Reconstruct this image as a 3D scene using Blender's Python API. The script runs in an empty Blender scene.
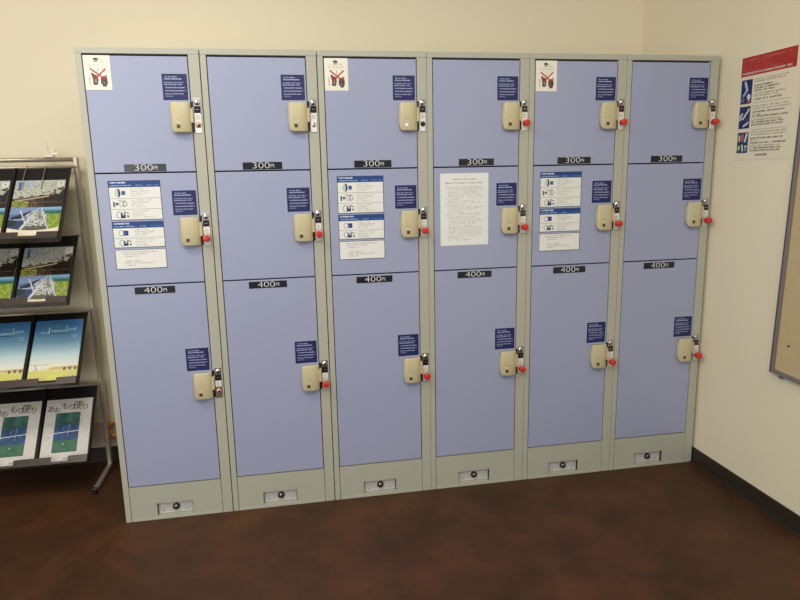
import bpy, bmesh, math, random
import numpy as np
from mathutils import Matrix, Vector

COL = bpy.context.scene.collection
rng = np.random.RandomState(7)
random.seed(7)

# ------------------------------------------------------------------ materials
def lin(c):
    return tuple((v/12.92 if v <= .04045 else ((v+.055)/1.055)**2.4) for v in [x/255. for x in c])

def mat(name, c, rough=.5, metal=0., var=.04, scale=6., bump=0., bscale=60., spec=.5, coat=0.):
    m = bpy.data.materials.new(name); m.use_nodes = True
    nt = m.node_tree; b = nt.nodes['Principled BSDF']
    tc = nt.nodes.new('ShaderNodeTexCoord')
    n = nt.nodes.new('ShaderNodeTexNoise'); n.inputs['Scale'].default_value = scale; n.inputs['Detail'].default_value = 4
    nt.links.new(tc.outputs['Object'], n.inputs['Vector'])
    r = nt.nodes.new('ShaderNodeMix'); r.data_type = 'RGBA'
    L = lin(c)
    r.inputs[6].default_value = (*[max(0, v*(1-var)) for v in L], 1)
    r.inputs[7].default_value = (*[min(1, v*(1+var)) for v in L], 1)
    nt.links.new(n.outputs['Fac'], r.inputs[0]); nt.links.new(r.outputs[2], b.inputs['Base Color'])
    b.inputs['Roughness'].default_value = rough; b.inputs['Metallic'].default_value = metal
    b.inputs['Specular IOR Level'].default_value = spec; b.inputs['Coat Weight'].default_value = coat
    if bump:
        n2 = nt.nodes.new('ShaderNodeTexNoise'); n2.inputs['Scale'].default_value = bscale; n2.inputs['Detail'].default_value = 3
        nt.links.new(tc.outputs['Object'], n2.inputs['Vector'])
        bp = nt.nodes.new('ShaderNodeBump'); bp.inputs['Strength'].default_value = bump; bp.inputs['Distance'].default_value = .002
        nt.links.new(n2.outputs['Fac'], bp.inputs['Height']); nt.links.new(bp.outputs['Normal'], b.inputs['Normal'])
    return m

M = {}
M['wall'] = mat('cream_plaster', (236, 225, 194), .75, var=.02, scale=1.5, bump=.25, bscale=45)
M['wallR'] = M['wall']
M['base'] = mat('dark_vinyl_baseboard', (46, 38, 28), .5)
M['grey'] = mat('greige_enamel_steel', (177, 178, 162), .42, var=.02, scale=2)
M['door'] = mat('periwinkle_enamel_steel', (158, 165, 193), .38, var=.02, scale=2.5, bump=.04, bscale=6)
M['dark'] = mat('dark_steel_and_gap_shade', (40, 40, 40), .7)  # dark metal, also shade painted into the door gaps and coin recess
M['beige'] = mat('beige_plastic', (197, 187, 149), .38, var=.02)
M['black'] = mat('black_plastic', (16, 15, 15), .3)
M['rackblack'] = mat('black_rack_plastic', (20, 17, 15), .45, spec=.3)
M['lip'] = mat('brown_black_lip_top_lit', (64, 52, 42), .3)  # black plastic, light from above put into its lighter brown
M['display'] = mat('olive_display', (72, 62, 34), .25)
M['whitedisp'] = mat('white_display', (245, 243, 235), .3)
M['plate'] = mat('black_price_plate', (30, 32, 40), .22, var=.0)
M['steel'] = mat('brushed_steel', (190, 188, 180), .28, 1.)
M['chrome'] = mat('chrome', (215, 215, 215), .12, 1.)
M['smoke'] = mat('smoked_window', (34, 34, 38), .12)
M['label'] = mat('white_label', (236, 234, 226), .4)
M['red'] = mat('red_plastic', (205, 44, 32), .3, coat=.3)
M['redink'] = mat('red_ink', (190, 40, 45), .5)
M['ink'] = mat('dark_ink', (60, 58, 60), .5)
M['inkbrown'] = mat('brush_ink', (44, 32, 40), .5)
M['white'] = mat('white_ink', (236, 238, 240), .45)
M['galv'] = mat('galvanised_plate', (206, 208, 202), .35, .2)
M['lockring'] = mat('dark_lock_metal', (70, 68, 64), .3, .9)
M['tube'] = mat('warm_grey_tube', (178, 168, 150), .35, .55)
M['wire'] = mat('steel_wire', (150, 148, 130), .3, .8)
M['paperedge'] = mat('paper_edge', (232, 230, 220), .8)
M['alu'] = mat('aluminium_frame', (150, 142, 138), .4, .6)
M['board'] = mat('tan_board_cloth', (196, 176, 132), .85, var=.05, scale=40)
M['cord'] = mat('orange_cord', (205, 130, 40), .5)
M['duct'] = mat('pale_duct', (198, 180, 158), .5)
M['clear'] = mat('pale_clip_plastic', (226, 218, 196), .25)

def print_mat(name, rough, coat=0.):
    m = bpy.data.materials.new(name); m.use_nodes = True
    nt = m.node_tree; b = nt.nodes['Principled BSDF']
    a = nt.nodes.new('ShaderNodeAttribute'); a.attribute_name = 'Col'
    nt.links.new(a.outputs['Color'], b.inputs['Base Color'])
    b.inputs['Roughness'].default_value = rough; b.inputs['Coat Weight'].default_value = coat
    return m
M['print'] = print_mat('printed_paper', .6)
M['gloss'] = print_mat('glossy_print', .38)
M['sticker'] = print_mat('laminated_print', .5)

def floor_mat():
    m = bpy.data.materials.new('brown_polished_floor'); m.use_nodes = True
    nt = m.node_tree; b = nt.nodes['Principled BSDF']
    tc = nt.nodes.new('ShaderNodeTexCoord')
    n = nt.nodes.new('ShaderNodeTexNoise'); n.inputs['Scale'].default_value = 3.2; n.inputs['Detail'].default_value = 6; n.inputs['Roughness'].default_value = .62
    nt.links.new(tc.outputs['Object'], n.inputs['Vector'])
    cr = nt.nodes.new('ShaderNodeValToRGB')
    e = cr.color_ramp.elements
    e[0].position = .30; e[0].color = (*lin((56, 37, 22)), 1)
    e[1].position = .72; e[1].color = (*lin((90, 54, 30)), 1)
    x = e.new(.5); x.color = (*lin((70, 44, 26)), 1)
    nt.links.new(n.outputs['Fac'], cr.inputs['Fac'])
    n3 = nt.nodes.new('ShaderNodeTexNoise'); n3.inputs['Scale'].default_value = 14; n3.inputs['Detail'].default_value = 5
    nt.links.new(tc.outputs['Object'], n3.inputs['Vector'])
    mx = nt.nodes.new('ShaderNodeMix'); mx.data_type = 'RGBA'; mx.blend_type = 'MULTIPLY'; mx.inputs[0].default_value = .22
    nt.links.new(cr.outputs['Color'], mx.inputs[6])
    cr2 = nt.nodes.new('ShaderNodeValToRGB'); cr2.color_ramp.elements[0].position = .35; cr2.color_ramp.elements[0].color = (.5, .5, .5, 1); cr2.color_ramp.elements[1].position = .6
    nt.links.new(n3.outputs['Fac'], cr2.inputs['Fac']); nt.links.new(cr2.outputs['Color'], mx.inputs[7])
    nt.links.new(mx.outputs[2], b.inputs['Base Color'])
    mr = nt.nodes.new('ShaderNodeMapRange'); mr.inputs[3].default_value = .36; mr.inputs[4].default_value = .56
    nt.links.new(n3.outputs['Fac'], mr.inputs[0]); nt.links.new(mr.outputs[0], b.inputs['Roughness'])
    b.inputs['Specular IOR Level'].default_value = .22
    bp = nt.nodes.new('ShaderNodeBump'); bp.inputs['Strength'].default_value = .12; bp.inputs['Distance'].default_value = .003
    nt.links.new(n.outputs['Fac'], bp.inputs['Height']); nt.links.new(bp.outputs['Normal'], b.inputs['Normal'])
    return m
M['floor'] = floor_mat()

# ------------------------------------------------------------------ mesh builder
class MB:
    """collects shapes; build() links them as ONE mesh object"""
    def __init__(s): s.bm = bmesh.new(); s.mats = []
    def _mi(s, m):
        if m not in s.mats: s.mats.append(m)
        return s.mats.index(m)
    def _merge(s, tmp, m, smooth=False):
        i = s._mi(m); vm = {}
        for v in tmp.verts: vm[v] = s.bm.verts.new(v.co)
        for f in tmp.faces:
            try: g = s.bm.faces.new([vm[v] for v in f.verts])
            except ValueError: continue
            g.material_index = i; g.smooth = smooth
        tmp.free()
    def box(s, x0, x1, y0, y1, z0, z1, m='grey', bevel=0., seg=2, mtx=None):
        t = bmesh.new(); bmesh.ops.create_cube(t, size=1)
        for v in t.verts:
            v.co = Vector(((x0+x1)/2+v.co.x*(x1-x0), (y0+y1)/2+v.co.y*(y1-y0), (z0+z1)/2+v.co.z*(z1-z0)))
        if bevel: bmesh.ops.bevel(t, geom=t.edges[:], offset=bevel, segments=seg, affect='EDGES', profile=.5)
        if mtx: t.transform(mtx)
        s._merge(t, m); return s
    def cyl(s, p0, p1, r0, m, r1=None, n=20, bevel=0., smooth=True):
        r1 = r0 if r1 is None else r1
        p0 = Vector(p0); p1 = Vector(p1); d = p1-p0
        t = bmesh.new(); bmesh.ops.create_cone(t, cap_ends=True, segments=n, radius1=r0, radius2=r1, depth=d.length)
        if bevel:
            es = [e for e in t.edges if any(len(f.verts) > 4 for f in e.link_faces)]
            bmesh.ops.bevel(t, geom=es, offset=bevel, segments=3, affect='EDGES', profile=.5)
        t.transform(Matrix.Translation((p0+p1)/2) @ d.to_track_quat('Z', 'Y').to_matrix().to_4x4())
        s._merge(t, m, smooth); return s
    def tube(s, pts, r, m, n=8):
        """round tube along a polyline"""
        t = bmesh.new(); rings = []
        pts = [Vector(p) for p in pts]
        for i, p in enumerate(pts):
            d = (pts[min(i+1, len(pts)-1)]-pts[max(i-1, 0)]).normalized()
            q = d.to_track_quat('Z', 'Y')
            rings.append([t.verts.new(p+q @ Vector((r*math.cos(2*math.pi*k/n), r*math.sin(2*math.pi*k/n), 0))) for k in range(n)])
        for a, b in zip(rings, rings[1:]):
            for k in range(n): t.faces.new((a[k], a[(k+1) % n], b[(k+1) % n], b[k]))
        t.faces.new(rings[0][::-1]); t.faces.new(rings[-1])
        s._merge(t, m, True); return s
    def prism(s, pts, y0, y1, m, bevel=0., mtx=None):
        """polygon in xz extruded from y0 (front) to y1"""
        t = bmesh.new()
        a = [t.verts.new((x, y0, z)) for x, z in pts]; b = [t.verts.new((x, y1, z)) for x, z in pts]
        f = t.faces.new(a); t.faces.new(b[::-1]); n = len(pts)
        for i in range(n): t.faces.new((a[i], b[i], b[(i+1) % n], a[(i+1) % n]))
        bmesh.ops.recalc_face_normals(t, faces=t.faces[:])
        if bevel:
            bmesh.ops.bevel(t, geom=list(f.edges), offset=bevel, segments=3, affect='EDGES', profile=.5)
        if mtx: t.transform(mtx)
        s._merge(t, m); return s
    def build(s, name, parent=None, loc=None):
        bmesh.ops.recalc_face_normals(s.bm, faces=s.bm.faces[:])
        me = bpy.data.meshes.new(name); s.bm.to_mesh(me); s.bm.free()
        for m in s.mats: me.materials.append(M[m])
        return link(name, me, parent, loc)

def link(name, me, parent=None, loc=None):
    o = bpy.data.objects.new(name, me); COL.objects.link(o)
    if parent: o.parent = parent
    if loc is not None: o.location = loc
    return o
def thing(name, label, cat, loc, group=None):
    o = bpy.data.objects.new(name, None); COL.objects.link(o); o.empty_display_size = .1
    o.location = loc; return tag(o, label, cat, group)
def tag(o, label, cat, group=None):
    o['label'] = label; o['category'] = cat
    if group: o['group'] = group
    return o
def struct(o): o['kind'] = 'structure'; return o

def text_mesh(body, size, xscale=1., shear=0., thin=0.):
    c = bpy.data.curves.new('txt', 'FONT'); c.body = body; c.size = size; c.align_x = 'CENTER'; c.align_y = 'CENTER'
    c.resolution_u = 3; c.offset = -thin; c.shear = shear; c.extrude = 0
    o = bpy.data.objects.new('txt', c); COL.objects.link(o)
    bpy.context.view_layer.update()
    me = bpy.data.meshes.new_from_object(o.evaluated_get(bpy.context.evaluated_depsgraph_get()))
    bpy.data.objects.remove(o)
    t = bmesh.new(); t.from_mesh(me); bpy.data.meshes.remove(me)
    for v in t.verts: v.co = Vector((v.co.x*xscale, 0, v.co.y))
    return t

# ------------------------------------------------------------------ printed sheets (ink laid out on a fine mesh, one cell one dot of ink)
class Canvas:
    def __init__(s, w, h, px, bg):
        s.w, s.h = w, h; s.nx = int(round(w/px)); s.ny = int(round(h/px))
        s.a = np.zeros((s.ny, s.nx, 3)); s.a[:] = np.array(bg)/255.
        s.X, s.Y = np.meshgrid((np.arange(s.nx)+.5)/s.nx, (np.arange(s.ny)+.5)/s.ny)   # 0..1, y down
    def put(s, mask, c, al=1.): s.a[mask] = s.a[mask]*(1-al)+np.array(c)/255.*al
    def rect(s, x0, y0, x1, y1, c, al=1.): s.put((s.X >= x0) & (s.X <= x1) & (s.Y >= y0) & (s.Y <= y1), c, al)
    def frame(s, x0, y0, x1, y1, t, c):
        tx = t/s.w; ty = t/s.h
        s.rect(x0, y0, x1, y0+ty, c); s.rect(x0, y1-ty, x1, y1, c); s.rect(x0, y0, x0+tx, y1, c); s.rect(x1-tx, y0, x1, y1, c)
    def ell(s, x, y, rx, ry, c, al=1.): s.put(((s.X-x)/rx)**2+((s.Y-y)/ry)**2 <= 1, c, al)
    def ring(s, x, y, rx, ry, t, c):
        d = ((s.X-x)/rx)**2+((s.Y-y)/ry)**2; s.put((d <= 1) & (d >= (1-t)**2), c)
    def line(s, x0, y0, x1, y1, t, c, al=1.):
        X = s.X*s.w; Y = s.Y*s.h; ax, ay, bx, by = x0*s.w, y0*s.h, x1*s.w, y1*s.h
        L = (bx-ax)**2+(by-ay)**2+1e-12; u = np.clip(((X-ax)*(bx-ax)+(Y-ay)*(by-ay))/L, 0, 1)
        s.put((X-ax-u*(bx-ax))**2+(Y-ay-u*(by-ay))**2 <= (t/2)**2, c, al)
    def poly(s, pts, c, al=1.):
        m = np.zeros(s.X.shape, bool); n = len(pts)
        for i in range(n):
            (xa, ya), (xb, yb) = pts[i], pts[(i+1) % n]
            if ya == yb: continue
            m ^= ((ya > s.Y) != (yb > s.Y)) & (s.X < (xb-xa)*(s.Y-ya)/(yb-ya)+xa)
        s.put(m, c, al)
    def glyphs(s, x0, x1, y, h, c, al=.85, fill=.6):
        """a row of small unreadable characters of height h centred on y"""
        i0 = int(x0*s.nx); i1 = int(x1*s.nx); j0 = int((y-h/2)*s.ny); nj = max(1, int(round(h*s.ny)))
        k = max(2, nj)
        i = i0
        while i < i1:
            if rng.rand() > .06:
                m = rng.rand(nj, max(1, k-1)) < fill
                e = min(i+max(1, k-1), i1)
                blk = s.a[j0:j0+nj, i:e]; mm = m[:blk.shape[0], :e-i]
                blk[mm] = blk[mm]*(1-al)+np.array(c)/255.*al
            i += k
    def noise(s, amp, cells=None, mask=None):
        if cells:
            g = rng.rand(cells[1]+2, cells[0]+2)
            xi = s.X*cells[0]; yi = s.Y*cells[1]; x0 = xi.astype(int); y0 = yi.astype(int); fx = xi-x0; fy = yi-y0
            n = g[y0, x0]*(1-fx)*(1-fy)+g[y0, x0+1]*fx*(1-fy)+g[y0+1, x0]*(1-fx)*fy+g[y0+1, x0+1]*fx*fy
        else: n = rng.rand(s.ny, s.nx)
        d = ((n-.5)*2*amp)[..., None]
        if mask is not None: d = d*mask[..., None]
        s.a = np.clip(s.a+d, 0, 1)
        return n

def sheet_mesh(name, cv, th, m='print', edge='paperedge', bend=None):
    """sheet with its lower left corner at the origin, printed face at y=-th"""
    nx, ny = cv.nx, cv.ny
    xs = np.linspace(0, cv.w, nx+1); zs = np.linspace(cv.h, 0, ny+1)
    V = np.zeros((ny+1, nx+1, 3)); V[..., 0] = xs[None, :]; V[..., 2] = zs[:, None]; V[..., 1] = -th
    if bend is not None: V[..., 1] += bend(V[..., 0]/cv.w, V[..., 2]/cv.h)
    Bk = V.copy(); Bk[..., 1] += th
    verts = np.concatenate([V.reshape(-1, 3), Bk.reshape(-1, 3)])
    idx = np.arange((nx+1)*(ny+1)).reshape(ny+1, nx+1)
    F = np.stack([idx[:-1, :-1], idx[1:, :-1], idx[1:, 1:], idx[:-1, 1:]], -1).reshape(-1, 4)
    N = (nx+1)*(ny+1)
    if bend is None:
        bk = [[idx[0, 0]+N, idx[0, -1]+N, idx[-1, -1]+N, idx[-1, 0]+N]]
        loop = list(idx[0, :])+list(idx[1:, -1])+list(idx[-1, -2::-1])+list(idx[-2:0:-1, 0])
        cs = [idx[0, 0], idx[0, -1], idx[-1, -1], idx[-1, 0]]
        sd = [[cs[i], cs[(i+1) % 4], cs[(i+1) % 4]+N, cs[i]+N] for i in range(4)]
    else:
        bk = (F[:, ::-1]+N).tolist()
        loop = list(idx[0, :])+list(idx[1:, -1])+list(idx[-1, -2::-1])+list(idx[-2:0:-1, 0])
        sd = [[loop[i], loop[(i+1) % len(loop)], loop[(i+1) % len(loop)]+N, loop[i]+N] for i in range(len(loop))]
    faces = F.tolist()+[list(map(int, f)) for f in bk]+[list(map(int, f)) for f in sd]
    me = bpy.data.meshes.new(name); me.from_pydata(verts.tolist(), [], faces)
    me.materials.append(M[m]); me.materials.append(M[edge])
    nf = len(F); mi = np.ones(len(faces), np.int32); mi[:nf] = 0; me.polygons.foreach_set('material_index', mi)
    c = cv.a.reshape(-1, 3); cl = np.where(c <= .04045, c/12.92, ((c+.055)/1.055)**2.4)
    att = me.color_attributes.new('Col', 'FLOAT_COLOR', 'CORNER')
    out = np.ones((len(me.loops), 4)); out[:nf*4, :3] = np.repeat(cl, 4, axis=0)
    att.data.foreach_set('color', out.ravel().astype(np.float32))
    me.update(); return me

# ------------------------------------------------------------------ the room
WY, WX, BH = .625, 2.495, .078
struct(MB().box(-3.2, WX+.15, -5, WY+.15, -.1, 0, 'floor').build('floor'))
struct(MB().box(-3.2, WX+.15, WY, WY+.15, 0, 2.75, 'wall').build('wall_back'))
struct(MB().box(WX, WX+.15, -5, WY, 0, 2.75, 'wallR').build('wall_right'))
struct(MB().box(-3.2, WX, WY-.008, WY, 0, BH, 'base', .002).build('baseboard_back'))
struct(MB().box(WX-.008, WX, -5, WY-.008, 0, .069, 'base', .002).box(WX-.022, WX-.001, -5, WY-.022, 0, .006, 'base', .002).build('baseboard_right'))

# ------------------------------------------------------------------ printed art on the lockers
def art_blue():
    c = Canvas(.0855, .090, .0007, (21, 29, 88))
    W = (205, 212, 236)
    rows = [(.115, .045, .12, .60, .85), (.20, .05, .1, .78, .95), (.325, .045, .08, .86, .75), (.405, .045, .08, .80, .85),
            (.525, .045, .12, .90, .85), (.645, .045, .10, .92, .8), (.765, .045, .10, .84, .75), (.85, .04, .1, .40, .7)]
    for y, h, x0, x1, al in rows:
        c.rect(x0, y-h/2, x1, y+h/2, W, al*.35); c.glyphs(x0, x1, y, h, W, al, .5)
    return c
def art_inst(n):
    hs = {3: .142, 2: .096, 0: .073}[n]
    c = Canvas(.180, hs, .0011, (230, 232, 226))
    N = (38, 48, 70); G = (120, 122, 116)
    if n:
        top = .024/hs
        c.rect(0, 0, 1, top, (24, 66, 132))
        c.glyphs(.04, .34, top*.33, .0058/hs, (235, 242, 250), .95, .75)
        c.glyphs(.04, .46, top*.74, .0045/hs, (190, 212, 236), .9, .6); c.glyphs(.52, .67, top*.74, .0045/hs, (150, 186, 224), .9, .6); c.glyphs(.74, .97, top*.74, .0045/hs, (110, 156, 205), .9, .6)
        step = (1-top)/n
        for k in range(n):
            y0 = top+k*step; ym = y0+step/2
            if k: c.line(0, y0, 1, y0, .0012, (90, 92, 92))
            for q in range(4): c.glyphs(.42, .42+[.26, .38, .33, .22][(q+k) % 4], y0+step*(.2+.19*q), .0045/hs, G, .7, .45)
            kind = (k if n == 3 else k+3)
            if kind == 0:
                c.ell(.17, ym, .055, step*.36, (176, 190, 180)); c.ell(.185, ym, .035, step*.38, (30, 40, 66)); c.ell(.155, ym, .03, step*.36, (200, 208, 196))
                c.rect(.235, ym-step*.2, .32, ym+step*.2, (110, 128, 176)); c.rect(.26, ym-step*.12, .30, ym+step*.12, (20, 44, 110))
            elif kind == 1:
                c.rect(.07, ym-step*.2, .10, ym+step*.28, N); c.ell(.14, ym, .03, step*.13, (70, 84, 110))
                c.ring(.23, ym, .05, step*.26, .2, G); c.ring(.29, ym, .045, step*.26, .25, (110, 120, 120)); c.glyphs(.16, .30, y0+step*.2, .004/hs, N, .6, .5)
            elif kind in (2, 4):
                c.ring(.17, ym, .06, step*.32, .16, (90, 96, 100)); c.rect(.19, ym-step*.18, .28, ym+step*.30, (26, 46, 96)); c.ell(.24, ym-step*.05, .02, step*.1, (200, 206, 216))
                c.line(.26, ym-step*.3, .34, ym-step*.12, .003, N); c.poly([(.30, ym+.05*step), (.36, ym+.1*step), (.32, ym+.28*step)], N)
            else:
                c.ring(.17, ym, .055, step*.3, .16, G); c.rect(.20, ym-step*.24, .30, ym+step*.24, (24, 50, 110)); c.rect(.22, ym-step*.08, .25, ym+step*.08, (90, 120, 180))
    else:
        for q, (x0, x1) in enumerate([(.16, .82), (.22, .62), (.16, .45), None, (.18, .52), (.22, .78), (.16, .36)] if True else []) if False else []: pass
        for y, x0, x1 in [(.14, .14, .84), (.25, .18, .64), (.36, .18, .44), (.60, .18, .52), (.70, .18, .80), (.81, .18, .40)]:
            c.glyphs(x0, x1, y, .0045/hs, (112, 108, 102), .75, .5)
    c.frame(0, 0, 1, 1, .0017, (52, 62, 92))
    return c
def art_card():
    c = Canvas(.087, .115, .0011, (238, 234, 216))
    D = (74, 58, 54)
    c.ell(.47, .12, .10, .045, (50, 52, 54)); c.ell(.47, .15, .08, .05, (150, 152, 146)); c.ell(.47, .10, .09, .03, (50, 52, 54))
    c.line(.56, .12, .68, .19, .0012, (130, 130, 122)); c.line(.68, .19, .78, .17, .0012, (130, 130, 122))
    c.glyphs(.2, .8, .21, .03, (150, 152, 146), .7, .5); c.glyphs(.16, .82, .28, .035, (120, 124, 120), .7, .5); c.glyphs(.2, .76, .34, .03, (170, 170, 160), .6, .5)
    c.poly([(.24, .5), (.33, .52), (.38, .56), (.49, .58), (.51, .70), (.47, .86), (.31, .86), (.30, .68)], D)
    c.ell(.72, .70, .13, .10, (112, 40, 48)); c.rect(.60, .69, .85, .84, D); c.rect(.64, .82, .81, .90, (66, 64, 60))
    c.poly([(.33, .60), (.48, .60), (.49, .74), (.33, .76)], (120, 48, 48), .7)
    c.rect(.38, .66, .43, .80, (160, 150, 140)); c.rect(.69, .76, .72, .84, (150, 140, 130))
    for x in (.32, .80): c.ell(x, .6, .05, .04, (160, 60, 60), .6)
    c.line(.24, .39, .74, .68, .0052, (168, 52, 54)); c.line(.80, .39, .36, .70, .0052, (176, 40, 46)); c.line(.52, .38, .52, .5, .0015, (180, 110, 100))
    for k in range(8): c.rect(.15, .60+.035*k, .21, .615+.035*k, (130, 130, 118))
    c.line(.54, .58, .54, .88, .0016, (176, 170, 156)); c.glyphs(.2, .86, .93, .02, (170, 166, 150), .6, .5)
    return c
def art_notice():
    c = Canvas(.198, .285, .0013, (230, 233, 228))
    T = (120, 114, 106)
    c.glyphs(.25, .75, .085, .017, T, .85, .6); c.glyphs(.09, .91, .135, .019, (96, 88, 82), .85, .6)
    y = .185
    while y < .94:
        x0 = .12 if rng.rand() < .3 else .17
        c.glyphs(x0, x0+(.25+.5*rng.rand() if rng.rand() < .35 else .72), y, .013, T, .62, .5); y += .0245
    return c
ME_BLUE = sheet_mesh('notice_sticker', art_blue(), .0008, 'sticker')
ME_INST = {n: sheet_mesh('instruction_sticker', art_inst(n), .001, 'sticker') for n in (3, 2, 0)}
ME_CARD = sheet_mesh('cross_card', art_card(), .0008, 'gloss')

# ------------------------------------------------------------------ locker parts (local x from the unit's left edge, y=0 at the front, z=0 at the floor)
UW, H, DP = .4136, 1.79, .585
XL, XR = .0228, .3742
ROWS = [(1.3612, 1.7640), (.9522, 1.3602), (.1482, .9512)]
COVTOP = [1.605, 1.197, .598]

def me_of(mb, name):
    o = mb.build(name); me = o.data; bpy.data.objects.remove(o); return me
b = MB()
b.box(.0008, XL-.0008, 0, DP, 0, H-.021, 'grey', .0012)
b.box(XR+.0008, UW-.0008, 0, DP, 0, H-.021, 'grey', .0012)
b.box(.0008, UW-.0008, 0, DP, H-.0208, H, 'grey', .0012)
b.box(XL-.001, XR+.001, .03, DP-.002, .002, H-.02, 'dark')  # core coloured dark as painted shade behind the door gaps
ME_BODY = me_of(b, 'body')
ME_DOOR = []
for z0, z1 in ROWS:
    b = MB().box(XL+.0022, XR-.0022, .0005, .0225, z0+.0018, z1-.0022, 'door', .0013)
    ME_DOOR.append(me_of(b, 'door'))
def cover_mesh(disp='display'):
    b = MB()
    t = bmesh.new(); Hc = .105
    cols = []   # (x, zbottom, ztop, depth)
    x0, x1 = .3005, .3722
    prof = [(.3000, .042, .068, .005), (.3008, .028, .082, .011), (.3025, .017, .093, .0155), (.3048, .009, .100, .0185), (.3078, .004, .1035, .0205), (.312, .001, .105, .0217),
            (.318, 0, .105, .0223), (.335, 0, .105, .0226), (.350, 0, .105, .0222), (.3555, 0, .105, .0208), (.362, 0, .105, .0182), (.369, .0005, .1045, .0145), (.3722, .002, .103, .009)]
    rings = []
    e = .0035
    for x, zb, zt, d in prof:
        zm = (zb+zt)/2
        rings.append([t.verts.new((x, 0, zb)), t.verts.new((x, -d+e*.9, zb)), t.verts.new((x, -d+e*.25, zb+e*.35)), t.verts.new((x, -d, zb+e)),
                      t.verts.new((x, -d, zt-e)), t.verts.new((x, -d+e*.25, zt-e*.35)), t.verts.new((x, -d+e*.9, zt)), t.verts.new((x, 0, zt))])
    for a, c in zip(rings, rings[1:]):
        for k in range(7): t.faces.new((a[k], c[k], c[k+1], a[k+1]))
        t.faces.new((a[7], c[7], c[0], a[0]))
    t.faces.new(rings[0]); t.faces.new(rings[-1][::-1])
    b._merge(t, 'beige', True)
    b.box(.366, .3795, -.0125, 0, .034, .084, 'beige', .0012)
    b.box(.3205, .3350, -.0232, -.0200, .014, .0285, 'beige', .0006)
    b.box(.3217, .3338, -.0238, -.0210, .0152, .0273, disp)
    for x in (.3225, .3325): b.box(x, x+.0018, -.0230, -.0200, .044, .0458, 'ink')
    b.box(.318, .338, -.0229, -.0200, .0365, .0372, 'whitedisp')
    return me_of(b, 'lock_cover')
ME_COVER = cover_mesh(); ME_COVER_W = cover_mesh('whitedisp')
def price_mesh(txt, name):
    w, h = .144, .0262
    b = MB().box(0, w, -.0012, 0, 0, h, 'plate', .0003)
    t = text_mesh(txt, .0320, 1.42, thin=.0006)
    t.transform(Matrix.Translation((w*.46, -.0016, h*.5)))
    b._merge(t, 'white')
    t = text_mesh('円', .0140, 1.1); t.transform(Matrix.Translation((w*.75, -.0016, h*.44))); b._merge(t, 'white')
    return me_of(b, name)
ME_P3 = price_mesh('300', 'price_plate'); ME_P4 = price_mesh('400', 'price_plate')

def lock_plate(style, long_label):
    """steel strip beside the door; z=0 at its foot, .122 tall"""
    b = MB(); x0, x1 = .3815, .4075; xc = (x0+x1)/2
    b.box(x0, x1, -.0018, 0, 0, .122, 'steel', .0006)
    b.box(.3735, .3812, -.0016, .0006, .092, .112, 'black'); b.box(.3735, .3812, -.0016, .0006, .004, .040, 'black')
    # coin slot
    b.cyl((xc, -.0018, .108), (xc, -.0050, .108), .0108, 'chrome', .0090, 24)
    b.box(-.0012, .0012, -.0056, -.0040, -.0075, .0075, 'black', mtx=Matrix.Translation((xc, 0, .108)) @ Matrix.Rotation(math.radians(35), 4, 'Y'))
    # display window
    b.box(x0+.0020, x1-.0020, -.0040, -.0010, .0715, .0955, 'smoke', .0008)
    b.box(x0+.008, x1-.008, -.0043, -.0036, .0825, .0845, 'steel')
    # white label
    zb = .002 if long_label else .046
    b.box(x0+.002, x1-.002, -.0026, -.0015, zb, .070, 'label')
    for k, w_ in enumerate((.010, .014, .012)): b.box(xc-w_/2, xc+w_/2, -.0029, -.0024, .062-.006*k, .0635-.006*k, 'ink')
    kz = .029
    if style == 'key':
        b.box(x0+.001, x1-.001, -.0024, -.0015, .012, .044, 'label' if long_label else 'galv')
        b.cyl((xc, -.002, kz), (xc, -.0095, kz), .0088, 'chrome', .0080, 24, .0008)
    elif style == 'ring':
        b.cyl((xc, -.002, kz), (xc, -.0032, kz), .0105, 'redink', n=28); b.cyl((xc, -.003, kz), (xc, -.0036, kz), .0082, 'label', n=28)
        b.cyl((xc+.001, -.0034, kz-.001), (xc+.001, -.0060, kz-.001), .0048, 'lockring', n=20)
        b.box(-.0012, .0012, -.0042, -.0033, -.0088, .0088, 'redink', mtx=Matrix.Translation((xc, 0, kz)) @ Matrix.Rotation(math.radians(40), 4, 'Y'))
    elif style == 'slot':
        b.cyl((xc, -.002, kz), (xc, -.0038, kz), .0095, 'label', n=24)
        b.box(-.0016, .0016, -.0050, -.0033, -.0090, .0090, 'ink', mtx=Matrix.Translation((xc, 0, kz)) @ Matrix.Rotation(math.radians(14), 4, 'Y'))
        b.box(xc-.006, xc+.003, -.0050, -.0033, kz-.0088, kz-.0066, 'ink')
    else:
        b.cyl((xc, -.002, kz), (xc, -.0105, kz), .0095, 'lockring', .0085, 24, .001)
        b.box(xc-.001, xc+.001, -.0110, -.0100, kz-.005, kz+.005, 'black')
    if not long_label and style != 'ring':
        b.box(x0+.002, x1-.002, -.0024, -.0015, .002, .012, 'redink' if style == 'block' else 'galv')
    return me_of(b, 'lock_plate')

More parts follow.
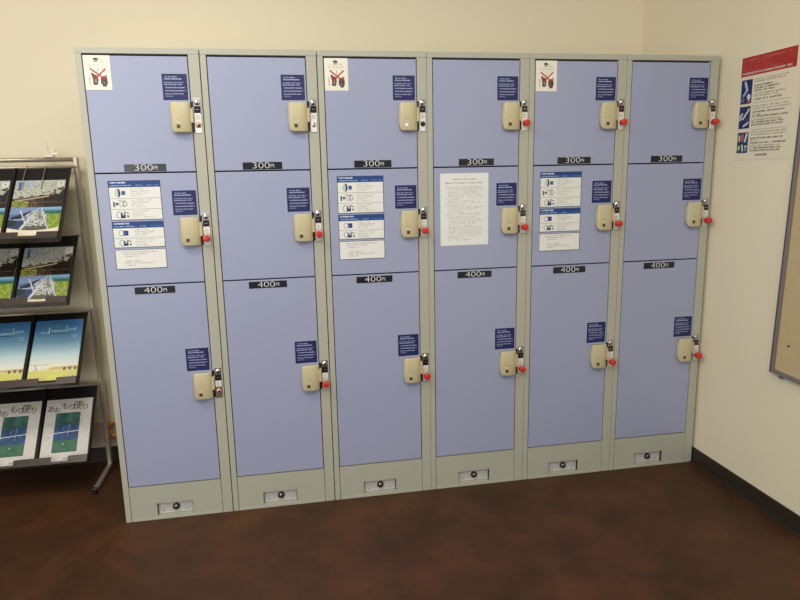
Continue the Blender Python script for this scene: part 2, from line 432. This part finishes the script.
def base_mesh():
    b = MB(); X0, X1, Z0, Z1 = XL+.0010, XR-.0010, .0005, .1462
    hx0, hx1, hz0, hz1 = .1225, .2600, .0165, .0690
    y1 = .004
    b.box(X0, hx0, .0008, y1+.018, Z0, Z1, 'grey'); b.box(hx1, X1, .0008, y1+.018, Z0, Z1, 'grey')
    b.box(hx0, hx1, .0008, y1+.018, Z0, hz0, 'grey'); b.box(hx0, hx1, .0008, y1+.018, hz1, Z1, 'grey')
    b.box(X0, X1, -.0006, .0015, Z0, .0095, 'grey', .0006)
    b.box(hx0, hx0+.0008, .0012, y1+.018, hz0, hz1, 'dark'); b.box(hx1-.0008, hx1, .0012, y1+.018, hz0, hz1, 'dark')  # recess side walls darkened, their shade is painted in
    return me_of(b, 'base_panel')
ME_BASE = base_mesh()
def coinbox():
    b = MB()
    b.box(.1240, .2585, .0130, .0200, .0175, .0680, 'galv', .0008)
    b.box(.1330, .2560, .0115, .0135, .0200, .0225, 'galv')
    for x in (.145, .235): b.cyl((x, .0122, .0285), (x, .0135, .0285), .0022, 'dark', n=10)
    b.cyl((.1935, .0135, .046), (.1935, .0040, .046), .0140, 'lockring', .0130, 28, .0012)
    b.cyl((.1935, .0042, .046), (.1935, .0025, .046), .0078, 'steel', .0070, 24)
    b.box(.1925, .1945, .0015, .0035, .0405, .0515, 'black')
    return me_of(b, 'coin_box_cover')
ME_COIN = coinbox()

ORD = ['first', 'second', 'third', 'fourth', 'fifth', 'sixth']
LOCKER_LABELS = [
    'lavender coin locker column at the left end, next to the brochure rack',
    'lavender coin locker column with plain doors, second from the left, no paper on it',
    'lavender coin locker column with cross card and instruction signs in the middle, third from left',
    'lavender coin locker column with a large typed white notice on its middle door',
    'lavender coin locker column with cross card, second from the right wall',
    'lavender coin locker column at the right end against the wall with the red-headed poster']
OFF = [-.0016, -.0002, .0014, .0008, .0003, 0]
STY = [['ring', 'key', 'ring'], ['slot', 'key', 'key'], ['cyl', 'key', 'key'], ['key']*3, ['key']*3, ['key']*3]
ROWN = ['top', 'middle', 'bottom']
plate_cache = {}
for i in range(6):
    ox = i*UW+OFF[i]
    u = thing('coin_locker', LOCKER_LABELS[i], 'locker', (ox, 0, 0), 'row of coin lockers')
    link('body', ME_BODY, u)
    link('base_panel', ME_BASE, u)
    link('coin_box_cover', ME_COIN, u)
    for r in range(3):
        d = link('door', ME_DOOR[r], u)
        zt = COVTOP[r]
        link('lock_cover', ME_COVER_W if (i, r) == (2, 0) else ME_COVER, d, (0, .0006, zt-.105))
        link('notice_sticker', ME_BLUE, d, (.2808, .0006, zt+.008))
        if r == 0: link('price_plate', ME_P3, d, (.1255, .0006, 1.3655))
        if r == 2: link('price_plate', ME_P4, d, (.1195, .0006, .9170))
        if r == 1 and i in (0, 2, 4):
            xx = [.064, 0, .0565, 0, .053][i]
            for n, z in ((3, 1.1925), (2, 1.0915), (0, 1.0125)):
                link('instruction_sticker', ME_INST[n], d, (xx, .0006, z))
        key = (STY[i][r], r == 0)
        if key not in plate_cache: plate_cache[key] = lock_plate(*key)
        link('lock_plate', plate_cache[key], u, (0, 0, zt-.108))
for i in (0, 2, 4):
    lab = ['white card with red cross taped to the top of the leftmost locker',
           'white card with red cross taped to the top of the third locker from left',
           'white card with red cross taped to the top of the second locker from right'][i//2]
    tag(link('cross_card', ME_CARD, None, (i*UW+OFF[i]+.0262, .0004, 1.6475)), lab, 'card', 'cross cards on the lockers')
tag(link('typed_notice', sheet_mesh('typed_notice', art_notice(), .0006, 'print'), None, (3*UW+.0505, .0004, 1.0515)),
    'white A4 sheet of small typed text taped to a middle locker door', 'notice')

# keys left in the locks
def key_meshes():
    h = MB(); h.cyl((0, -.0125, 0), (0, -.0370, 0), .0132, 'red', .0125, 28, .0035)
    h.cyl((0, -.0358, 0), (0, -.0366, 0), .0060, 'red', .0055, 20)
    s = MB(); s.cyl((0, -.0094, 0), (0, -.0152, 0), .0062, 'steel', .0058, 18, .0006)
    s.box(-.0010, .0010, -.0150, -.0060, -.0030, .0030, 'steel')
    return me_of(h, 'key_head'), me_of(s, 'key_collar')
ME_KH, ME_KC = key_meshes()
for i in range(6):
    for r in range(3):
        if STY[i][r] != 'key': continue
        k = thing('locker_key', 'red-headed key in the %s door lock of the %s locker column from the left' % (ROWN[r], ORD[i]), 'key',
                  (i*UW+OFF[i]+.3945, 0, COVTOP[r]-.108+.029), 'red keys in the locker doors')
        link('key_head', ME_KH, k); link('key_collar', ME_KC, k)

# ------------------------------------------------------------------ poster and board on the right wall
def art_poster():
    c = Canvas(.283, .392, .0016, (234, 223, 193))
    R = (170, 36, 26)
    c.rect(0, 0, 1, .185, R)
    P = (214, 120, 104)
    c.glyphs(.03, .90, .035, .019, P, .75, .55); c.glyphs(.03, .58, .068, .018, P, .6, .5); c.glyphs(.03, .56, .100, .018, P, .6, .5)
    c.glyphs(.03, .74, .130, .018, P, .6, .5); c.glyphs(.03, .93, .162, .022, (240, 222, 208), .9, .65)
    tops = [.215, .475, .725]; B = (26, 38, 92)
    for k, y in enumerate(tops):
        h = [.235, .215, .205][k]
        c.rect(.02, y, .235, y+h, B)
        if k == 0:
            c.line(.10, y+.03, .14, y+.10, .012, (190, 205, 220)); c.line(.14, y+.10, .08, y+.15, .009, (170, 190, 214)); c.ring(.065, y+.19, .03, .022, .3, (150, 160, 190))
            c.ell(.18, y+.17, .035, .03, (220, 226, 230)); c.rect(.15, y+.19, .21, y+.225, (140, 70, 80)); c.ell(.19, y+.20, .012, .02, (220, 190, 160))
        elif k == 1:
            c.line(.10, y+.12, .21, y+.03, .008, (206, 214, 222)); c.line(.04, y+.10, .08, y+.07, .008, (214, 222, 228)); c.line(.04, y+.13, .07, y+.11, .006, (200, 210, 220))
            c.line(.12, y+.19, .21, y+.16, .007, (214, 222, 228)); c.ell(.19, y+.13, .02, .014, (60, 90, 120))
        else:
            c.rect(.02, y, .235, y+h, (22, 52, 92))
            c.ell(.06, y+.06, .018, .035, (206, 214, 130)); c.ell(.12, y+.055, .022, .045, (206, 90, 104)); c.line(.20, y+.02, .175, y+.09, .009, (220, 226, 230))
            c.ell(.06, y+.155, .022, .025, (196, 204, 110)); c.line(.12, y+.13, .14, y+.18, .008, (220, 226, 230)); c.line(.18, y+.14, .21, y+.14, .006, (220, 226, 230)); c.line(.195, y+.14, .195, y+.18, .006, (200, 210, 220))
        rows = [(0, .66, 0), (.022, .62, 0), (.060, .38, 1), (.085, .48, 1), (.110, .40, 1), (.140, .62, 0), (.160, .50, 0), (.190, .56, 1)]
        if k: rows = [(0, .70, 0), (.024, .72, 0), (.055, .64, 1), (.080, .18, 0), (.100, .70, 1), (.130, .58, 0), (.152, .62, 1), (.175, .62, 1)]
        for dy, w_, bold in rows:
            c.glyphs(.28, .28+w_*.93, y+.012+dy, .016 if bold else .013, (40, 36, 36), .95 if bold else .85, .72 if bold else .58)
    c.line(.28, .452, .93, .452, .001, (150, 140, 120)); c.line(.28, .708, .93, .708, .001, (150, 140, 120))
    c.glyphs(.40, .62, .955, .020, (40, 38, 38), .95, .7)
    return c
po = link('wall_poster', sheet_mesh('wall_poster', art_poster(), .0008, 'gloss'), None, (WX-.0004, -.120, 1.366))
po.rotation_euler = (0, 0, -math.pi/2)
tag(po, 'white poster with red header and three navy pictures stuck on the right wall', 'poster')

BTILT = .028
nb = thing('notice_board', 'tan notice board in a grey aluminium frame on the right wall', 'notice board', (WX, -.430, .568))
W_, HH, T = 1.20, 1.30, .022
nb.rotation_euler = (BTILT, 0, 0)
F = MB()
F.box(-T, 0, -.018, 0, 0, HH, 'alu', .002); F.box(-T, 0, -W_, -W_+.018, 0, HH, 'alu', .002)
F.box(-T, 0, -W_+.018, -.018, 0, .016, 'alu', .002); F.box(-T, 0, -W_+.018, -.018, HH-.016, HH, 'alu', .002)
F.box(-T-.0015, -.004, -.0062, -.0042, .001, HH-.001, 'dark')
F.build('frame', nb)
MB().box(-.012, -.001, -W_+.017, -.017, .015, HH-.015, 'board').build('panel', nb)
MB().box(-.016, -.001, -.056, -.040, -.012, .001, 'alu', .002).build('hanging_clip', nb)
MB().cyl((-.012, -.072, .122), (-.0165, -.072, .122), .0035, 'black', .003, 12).build('push_pin', nb)

# ------------------------------------------------------------------ brochure rack
RX1, RX0, PY = -.190, -.861, .555      # post centres and their depth
rk = thing('brochure_rack', 'black tiered brochure rack on a grey tubular stand, left of the lockers', 'rack', ((RX0+RX1)/2, PY, 0))
cx = (RX0+RX1)/2
def L(x): return x-cx
for x in (RX1, RX0):
    MB().box(L(x)-.010, L(x)+.010, -.014, .014, .012, 1.436, 'tube', .004, 3).build('post', rk)
    f = MB().box(L(x)-.010, L(x)+.010, -.262, .014, .003, .024, 'tube', .004, 3).build('foot', rk)
    MB().box(L(x)-.011, L(x)+.011, -.276, -.258, 0, .0265, 'black', .004, 3).build('end_cap', f)
MB().cyl((L(RX0), 0, 1.428), (L(RX1), 0, 1.428), .0095, 'tube').build('top_rail', rk)
TR = [((.512, 1.391), (.268, 1.108)), ((.505, 1.103), (.280, .846)), ((.513, .762), (.280, .506)), ((.530, .414), (.300, .151))]
LXA, LXB = L(-.849), L(-.2015)
XP = [L(-.8310), L(-.6175), L(-.4040)]          # left edges of the two pockets
PW = .1920
frames = []
for k, ((ty, tz), (by, bz)) in enumerate(TR):
    MB().cyl((L(RX0), ty-PY+.004, tz+.004), (L(RX1), ty-PY+.004, tz+.004), .0065, 'tube').build('crossbar', rk)
    Ln = math.hypot(ty-by, tz-bz); a = math.atan2(ty-by, tz-bz)    # lean back
    mt = Matrix.Translation((0, by-PY, bz)) @ Matrix.Rotation(-a, 4, 'X')
    frames.append((mt, Ln))
    t = MB()
    t.box(LXA, LXB, .0, .004, -.004, Ln, 'rackblack', .001, mtx=mt)            # back panel
    for x in (LXA, LXB):                                                      # tapered end cheeks
        pts = [(-.030, -.006), (.003, -.006), (.003, Ln), (-.004, Ln), (-.022, Ln*.35)]
        bm = bmesh.new()
        A = [bm.verts.new((x-.002, p, q)) for p, q in pts]; B_ = [bm.verts.new((x+.002, p, q)) for p, q in pts]
        bm.faces.new(A); bm.faces.new(B_[::-1])
        for j in range(5): bm.faces.new((A[j], B_[j], B_[(j+1) % 5], A[(j+1) % 5]))
        bmesh.ops.recalc_face_normals(bm, faces=bm.faces[:]); bm.transform(mt); t._merge(bm, 'rackblack')
    for xm in ((XP[0]+PW+XP[1])/2, (XP[1]+PW+XP[2])/2): t.box(xm-.004, xm+.004, -.010, .002, -.004, Ln-.003, 'rackblack', .001, mtx=mt)
    t.build('tray', rk)
    # ledge with notched lip in front of each pocket
    l = MB()
    l.box(LXA, LXB, -.034, .004, -.008, -.003, 'lip', .001, mtx=mt)
    segs = [(LXA, XP[0]+.055), (XP[0]+PW-.068, XP[1]+.057), (XP[1]+PW-.068, XP[2]+.057), (XP[2]+PW-.068, LXB)]
    for x0, x1 in segs: l.box(x0, x1, -.036, -.031, -.008, .018, 'lip', .0018, mtx=mt)
    l.box(LXA, LXB, -.036, -.031, -.014, -.004, 'lip', .001, mtx=mt)
    l.build('lip', rk)
mt0, L0 = frames[0]
for x in (-.371, -.296):
    pts = [mt0 @ Vector((L(x), .012, L0-.01)), mt0 @ Vector((L(x), .006, L0+.010)), mt0 @ Vector((L(x), -.005, L0+.008)), mt0 @ Vector((L(x)-.001, -.012, L0-.01)),
           mt0 @ Vector((L(x)-.003, -.013, L0-.05)), mt0 @ Vector((L(x)-.004, -.0135, L0-.12))]
    MB().tube(pts, .0019, 'wire').build('wire_clip', rk)

def art_bridge():
    c = Canvas(.192, .282, .0017, (176, 184, 184))
    X, Y = c.X, c.Y
    n = c.noise(0, (26, 30)); n2 = c.noise(0, (60, 80))
    top = Y < .50
    c.put(top & (Y < .30), (172, 178, 170)); c.put(top & (n2 > .56) & (Y < .30), (192, 190, 172)); c.put(top & (n2 < .30) & (Y < .34) & (Y > .05), (132, 130, 112))
    c.rect(0, 0, .4, .12, (150, 170, 186), .6)
    c.rect(.07, .03, .12, .19, (58, 80, 130), .8)
    edge = .33-.10*X+.02*np.sin(X*30)
    c.put(top & (Y > edge), (62, 46, 32)); c.put(top & (Y > edge) & (n > .55), (96, 76, 54)); c.put(top & (Y > edge+.02) & (X > .62), (34, 24, 20)); c.put(top & (n > .5) & (Y > .12+.3*(1-X)) & (X > .7), (42, 34, 26))
    c.line(.10, .34, .95, .20, .003, (176, 164, 132)); c.line(.05, .38, .7, .30, .005, (196, 180, 150)); c.line(.45, .27, .8, .26, .003, (200, 190, 168))
    c.line(.3, .42, .98, .40, .0025, (120, 90, 66)); c.line(.30, 0, .30, .26, .0015, (206, 206, 196))
    c.put(top & (Y > .38) & (X < .33), (96, 104, 40)); c.put(top & (Y > .38) & (X < .33) & (n2 > .5), (150, 150, 70))
    c.rect(.86, .03, .97, .12, (214, 214, 196)); c.rect(.90, .05, .93, .09, (120, 130, 120))
    b_ = Y >= .50
    c.put(b_, (92, 112, 156)); c.put(b_ & (Y < .62), (120, 140, 176)); c.put(b_ & (X > .62) & (Y < .60), (84, 138, 168)); c.put(b_ & (X > .62) & (Y < .545), (130, 172, 196))
    c.put(b_ & (X > .60) & (Y > .60), (120, 142, 44)); c.put(b_ & (X > .60) & (Y > .62) & (n > .55), (150, 166, 66)); c.put(b_ & (X > .66) & (Y > .57) & (Y < .62), (44, 96, 70))
    c.poly([(.02, .68), (.42, .56), (.42, .62), (.10, .74)], (34, 42, 44)); c.poly([(0, .74), (.32, .74), (.24, .90), (0, .88)], (46, 62, 96)); c.poly([(0, .72), (.16, .72), (.14, .82), (0, .84)], (28, 44, 34))
    W = (196, 204, 208)
    c.poly([(.26, .92), (.44, .58), (.68, .58), (.80, .92)], (150, 150, 146)); mk = (n2 > .5)
    c.put(b_ & mk & (X > .34) & (X < .74) & (Y > .62) & (Y < .9), (190, 192, 188)); c.put(b_ & (n2 < .38) & (X > .30) & (X < .78) & (Y > .62) & (Y < .92), (70, 70, 66))
    c.line(.55, .52, .24, .88, .0045, W); c.line(.20, .56, .34, .80, .0045, W); c.line(.34, .80, .22, .93, .004, W); c.line(.60, .51, .80, .93, .0045, W); c.line(.08, .72, .5, .70, .003, W); c.line(.30, .66, .46, .56, .003, W)
    c.poly([(.24, .93), (.34, .84), (.74, .84), (.80, .93)], (88, 86, 70))
    c.put(b_ & (Y > .905+.05*((X-.5)*2)**2*-1+.005), (226, 216, 188))
    c.glyphs(.3, .7, .975, .012, (130, 120, 100), .5, .5)
    c.noise(.05)
    return c
def art_sky():
    c = Canvas(.192, .288, .0017, (255, 255, 255))
    Y = c.Y[..., None]
    st = [(0, (62, 112, 162)), (.2, (84, 140, 182)), (.42, (146, 188, 204)), (.60, (190, 212, 214)), (.76, (226, 226, 206)), (.82, (226, 218, 176)), (1.01, (196, 190, 80))]
    for (a, ca), (b_, cb) in zip(st, st[1:]):
        m = ((c.Y >= a) & (c.Y < b_)); t = ((Y-a)/(b_-a)); c.a = np.where(m[..., None], (np.array(ca)*(1-t)+np.array(cb)*t)/255., c.a)
    for k, y in enumerate((.16, .18, .19, .17, .165)): pass
    T = (206, 232, 226)
    c.glyphs(.14, .30, .205, .028, T, .85, .55); c.line(.30, .12, .30, .23, .0022, T); c.glyphs(.34, .66, .19, .042, T, .85, .5); c.glyphs(.66, .88, .165, .045, T, .85, .5)
    c.glyphs(.44, .68, .115, .016, T, .6, .5); c.line(.32, .225, .66, .225, .0025, (36, 80, 104)); c.line(.66, .09, .68, .2, .0018, T)
    c.glyphs(.78, .92, .27, .03, (214, 226, 236), .7, .5); c.glyphs(.82, .92, .31, .025, (214, 226, 236), .6, .5)
    c.line(.0, .745, .40, .74, .002, (120, 128, 128)); c.line(.12, .745, .16, .82, .0035, (88, 92, 90)); c.line(.16, .80, .10, .84, .004, (90, 92, 88)); c.rect(0, .75, .30, .83, (226, 226, 214), .5)
    c.poly([(.36, .83), (.48, .79), (1, .78), (1, .83)], (204, 176, 122)); c.rect(0, .835, 1, 1, (210, 204, 112)); c.rect(.4, .92, .7, 1, (218, 214, 92), .5)
    for x in (.73, .84, .95): c.ell(x, .815, .034, .018, (60, 44, 34)); c.rect(x-.02, .82, x+.02, .845, (60, 44, 34)); c.ell(x, .815, .012, .008, (170, 150, 110))
    c.ell(.92, .95, .02, .01, (130, 120, 70)); c.noise(.02)
    return c
def art_map():
    c = Canvas(.192, .290, .0017, (214, 210, 200))
    for k in range(46):
        y = .02+.021*k
        c.glyphs(.02, .98, y, .010, (150, 148, 146), .55, .45)
    c.rect(.03, .07, .97, .235, (220, 216, 206), .75)
    c.rect(.23, .22, .76, .85, (52, 96, 84)); c.noise(.05, (9, 14), ((c.X > .23) & (c.X < .76) & (c.Y > .22) & (c.Y < .85)).astype(float))
    c.rect(.23, .42, .76, .66, (44, 72, 124), .85); c.noise(.06, (14, 20), ((c.X > .23) & (c.X < .76) & (c.Y > .22) & (c.Y < .85)).astype(float))
    c.rect(.23, .66, .76, .85, (66, 116, 76), .5)
    c.line(.23, .545, .76, .520, .0032, (214, 222, 236)); c.line(.55, .42, .53, .60, .0018, (150, 172, 206)); c.line(.42, .46, .44, .50, .0018, (120, 146, 190)); c.ell(.46, .72, .03, .015, (130, 160, 120))
    c.glyphs(.04, .16, .42, .03, (150, 170, 160), .7, .5); c.glyphs(.05, .18, .62, .05, (150, 172, 160), .7, .5); c.glyphs(.5, .78, .955, .018, (90, 90, 84), .8, .6)
    c.glyphs(.5, .7, .94, .01, (90, 90, 84), .8, .6)
    c.rect(.78, .02, .86, .22, (226, 204, 150), .5); c.noise(.03)
    return c
def curl(amount): return lambda u, v: -amount*np.clip(v-.75, 0, 1)**2*16*.0625*(0.3+u)
MEP = [sheet_mesh('brochure', art_bridge(), .004, 'gloss', bend=curl(.02)), None, sheet_mesh('brochure', art_sky(), .004, 'gloss', bend=curl(.05)),
       None]
MEP[1] = MEP[0]
cv = art_map(); MEP[3] = sheet_mesh('brochure', cv, .004, 'print', bend=curl(.0))
# handwritten-looking title on the map brochure
chars = 'あおもり便り'
bm = bmesh.new(); bm.from_mesh(MEP[3])
pos = [(.06, .155, .034), (.20, .175, .030), (.36, .115, .036), (.51, .14, .032), (.62, .12, .042), (.80, .150, .034)]
for ch, (u, v, sz) in zip(chars, pos):
    t = text_mesh(ch, sz)
    t.transform(Matrix.Translation((u*.192+sz*.3, -.0045, .290*(1-v))))
    vm = {q: bm.verts.new(q.co) for q in t.verts}
    for f in t.faces:
        g = bm.faces.new([vm[q] for q in f.verts]); g.material_index = 2
    t.free()
bm.to_mesh(MEP[3]); bm.free(); MEP[3].materials.append(M['inkbrown'])
kinds = ['bridge photo brochure', 'bridge photo brochure', 'blue sky magazine', 'white magazine with green and blue picture']
rown = ['top tier', 'second tier', 'third tier', 'bottom tier']
V0 = [.030, .006, .028, .012]
for r in range(4):
    mt, Ln = frames[r]
    for c_ in range(2):
        o = link('brochure', MEP[r])
        o.matrix_world = Matrix.Translation((cx, PY, 0)) @ mt @ Matrix.Translation((XP[c_+1], -.0006, max(-.002, V0[r]-.008) if r in (0, 2) else -.002+V0[r]*.2))
        tag(o, '%s in the %s of the rack, %s pocket' % (kinds[r], rown[r], ['middle', 'right'][c_]), 'brochure', 'brochures in the rack')

# small clip standing on the rack's top rail
cl = thing('sign_clip', 'small pale plastic sign clip standing on the top rail of the rack', 'clip', (-.288, PY, 1.4375))
MB().box(-.022, .014, -.013, .013, -.0005, .012, 'clear', .002).build('base', cl)
MB().box(-.012, -.004, -.006, .002, .010, .030, 'clear', .001).box(-.016, .024, -.008, -.004, .024, .030, 'clear', .001).box(.018, .024, -.008, -.004, .026, .040, 'clear', .001).box(.004, .034, -.014, -.006, .012, .016, 'steel', .001).build('jaw', cl)
MB().cyl((-.007, -.003, .028), (-.010, -.003, .066), .0018, 'clear').build('stem', cl)

# pale strip of ducting and an orange cord low on the wall behind the rack
tag(MB().box(-.90, -.004, WY-.014, WY, BH+.001, .200, 'duct', .002).build('wall_duct'), 'low pale duct strip along the wall behind the rack', 'duct')
pts = []
for k in range(26):
    a = k/25*2*math.pi*1.25
    pts.append((-.170+.020*math.cos(a)+.0006*k, WY-.030-.0007*k, .175+.034*math.sin(a)))
tag(MB().tube(pts, .0075, 'cord').build('orange_cord'), 'orange cord loop hanging on the wall between rack and lockers', 'cord')

# ------------------------------------------------------------------ light
def area(name, loc, target, sx, sy, power, col):
    l = bpy.data.lights.new(name, 'AREA'); l.shape = 'RECTANGLE'; l.size = sx; l.size_y = sy; l.energy = power; l.color = col
    o = bpy.data.objects.new(name, l); COL.objects.link(o); o.location = loc
    o.rotation_euler = (Vector(target)-Vector(loc)).to_track_quat('-Z', 'Y').to_euler(); return o
area('ceiling_lamp', (-.35, -1.0, 2.70), (-.35, -1.0, 0), 1.4, .6, 29, (1., .92, .80))
area('ceiling_lamp', (.9, -2.3, 2.72), (.9, -1.9, 0), 2.4, 1.0, 43, (1., .95, .86))
area('daylight_window', (-1.7, -4.3, 1.5), (.4, 0, .9), 2.6, 1.9, 58, (1., .98, .96))
w = bpy.data.worlds.new('room_light'); bpy.context.scene.world = w; w.use_nodes = True
bg = w.node_tree.nodes['Background']; bg.inputs[0].default_value = (.92, .94, 1., 1); bg.inputs[1].default_value = .36

# ------------------------------------------------------------------ camera
cam = bpy.data.cameras.new('camera'); co = bpy.data.objects.new('camera', cam); COL.objects.link(co)
cam.sensor_width = 36; cam.lens = 36*643.14/800; cam.clip_start = .05
co.matrix_world = Matrix.Translation((.6648, -2.4996, 1.3389)) @ (Matrix.Rotation(-.1806, 4, 'Z') @ Matrix.Rotation(1.3771, 4, 'X') @ Matrix.Rotation(-.0200, 4, 'Z'))
sc = bpy.context.scene; sc.camera = co
vs = sc.view_settings; vs.view_transform = 'Standard'; vs.look = 'None'; vs.gamma = 1; vs.use_curve_mapping = False; vs.exposure = 0.0
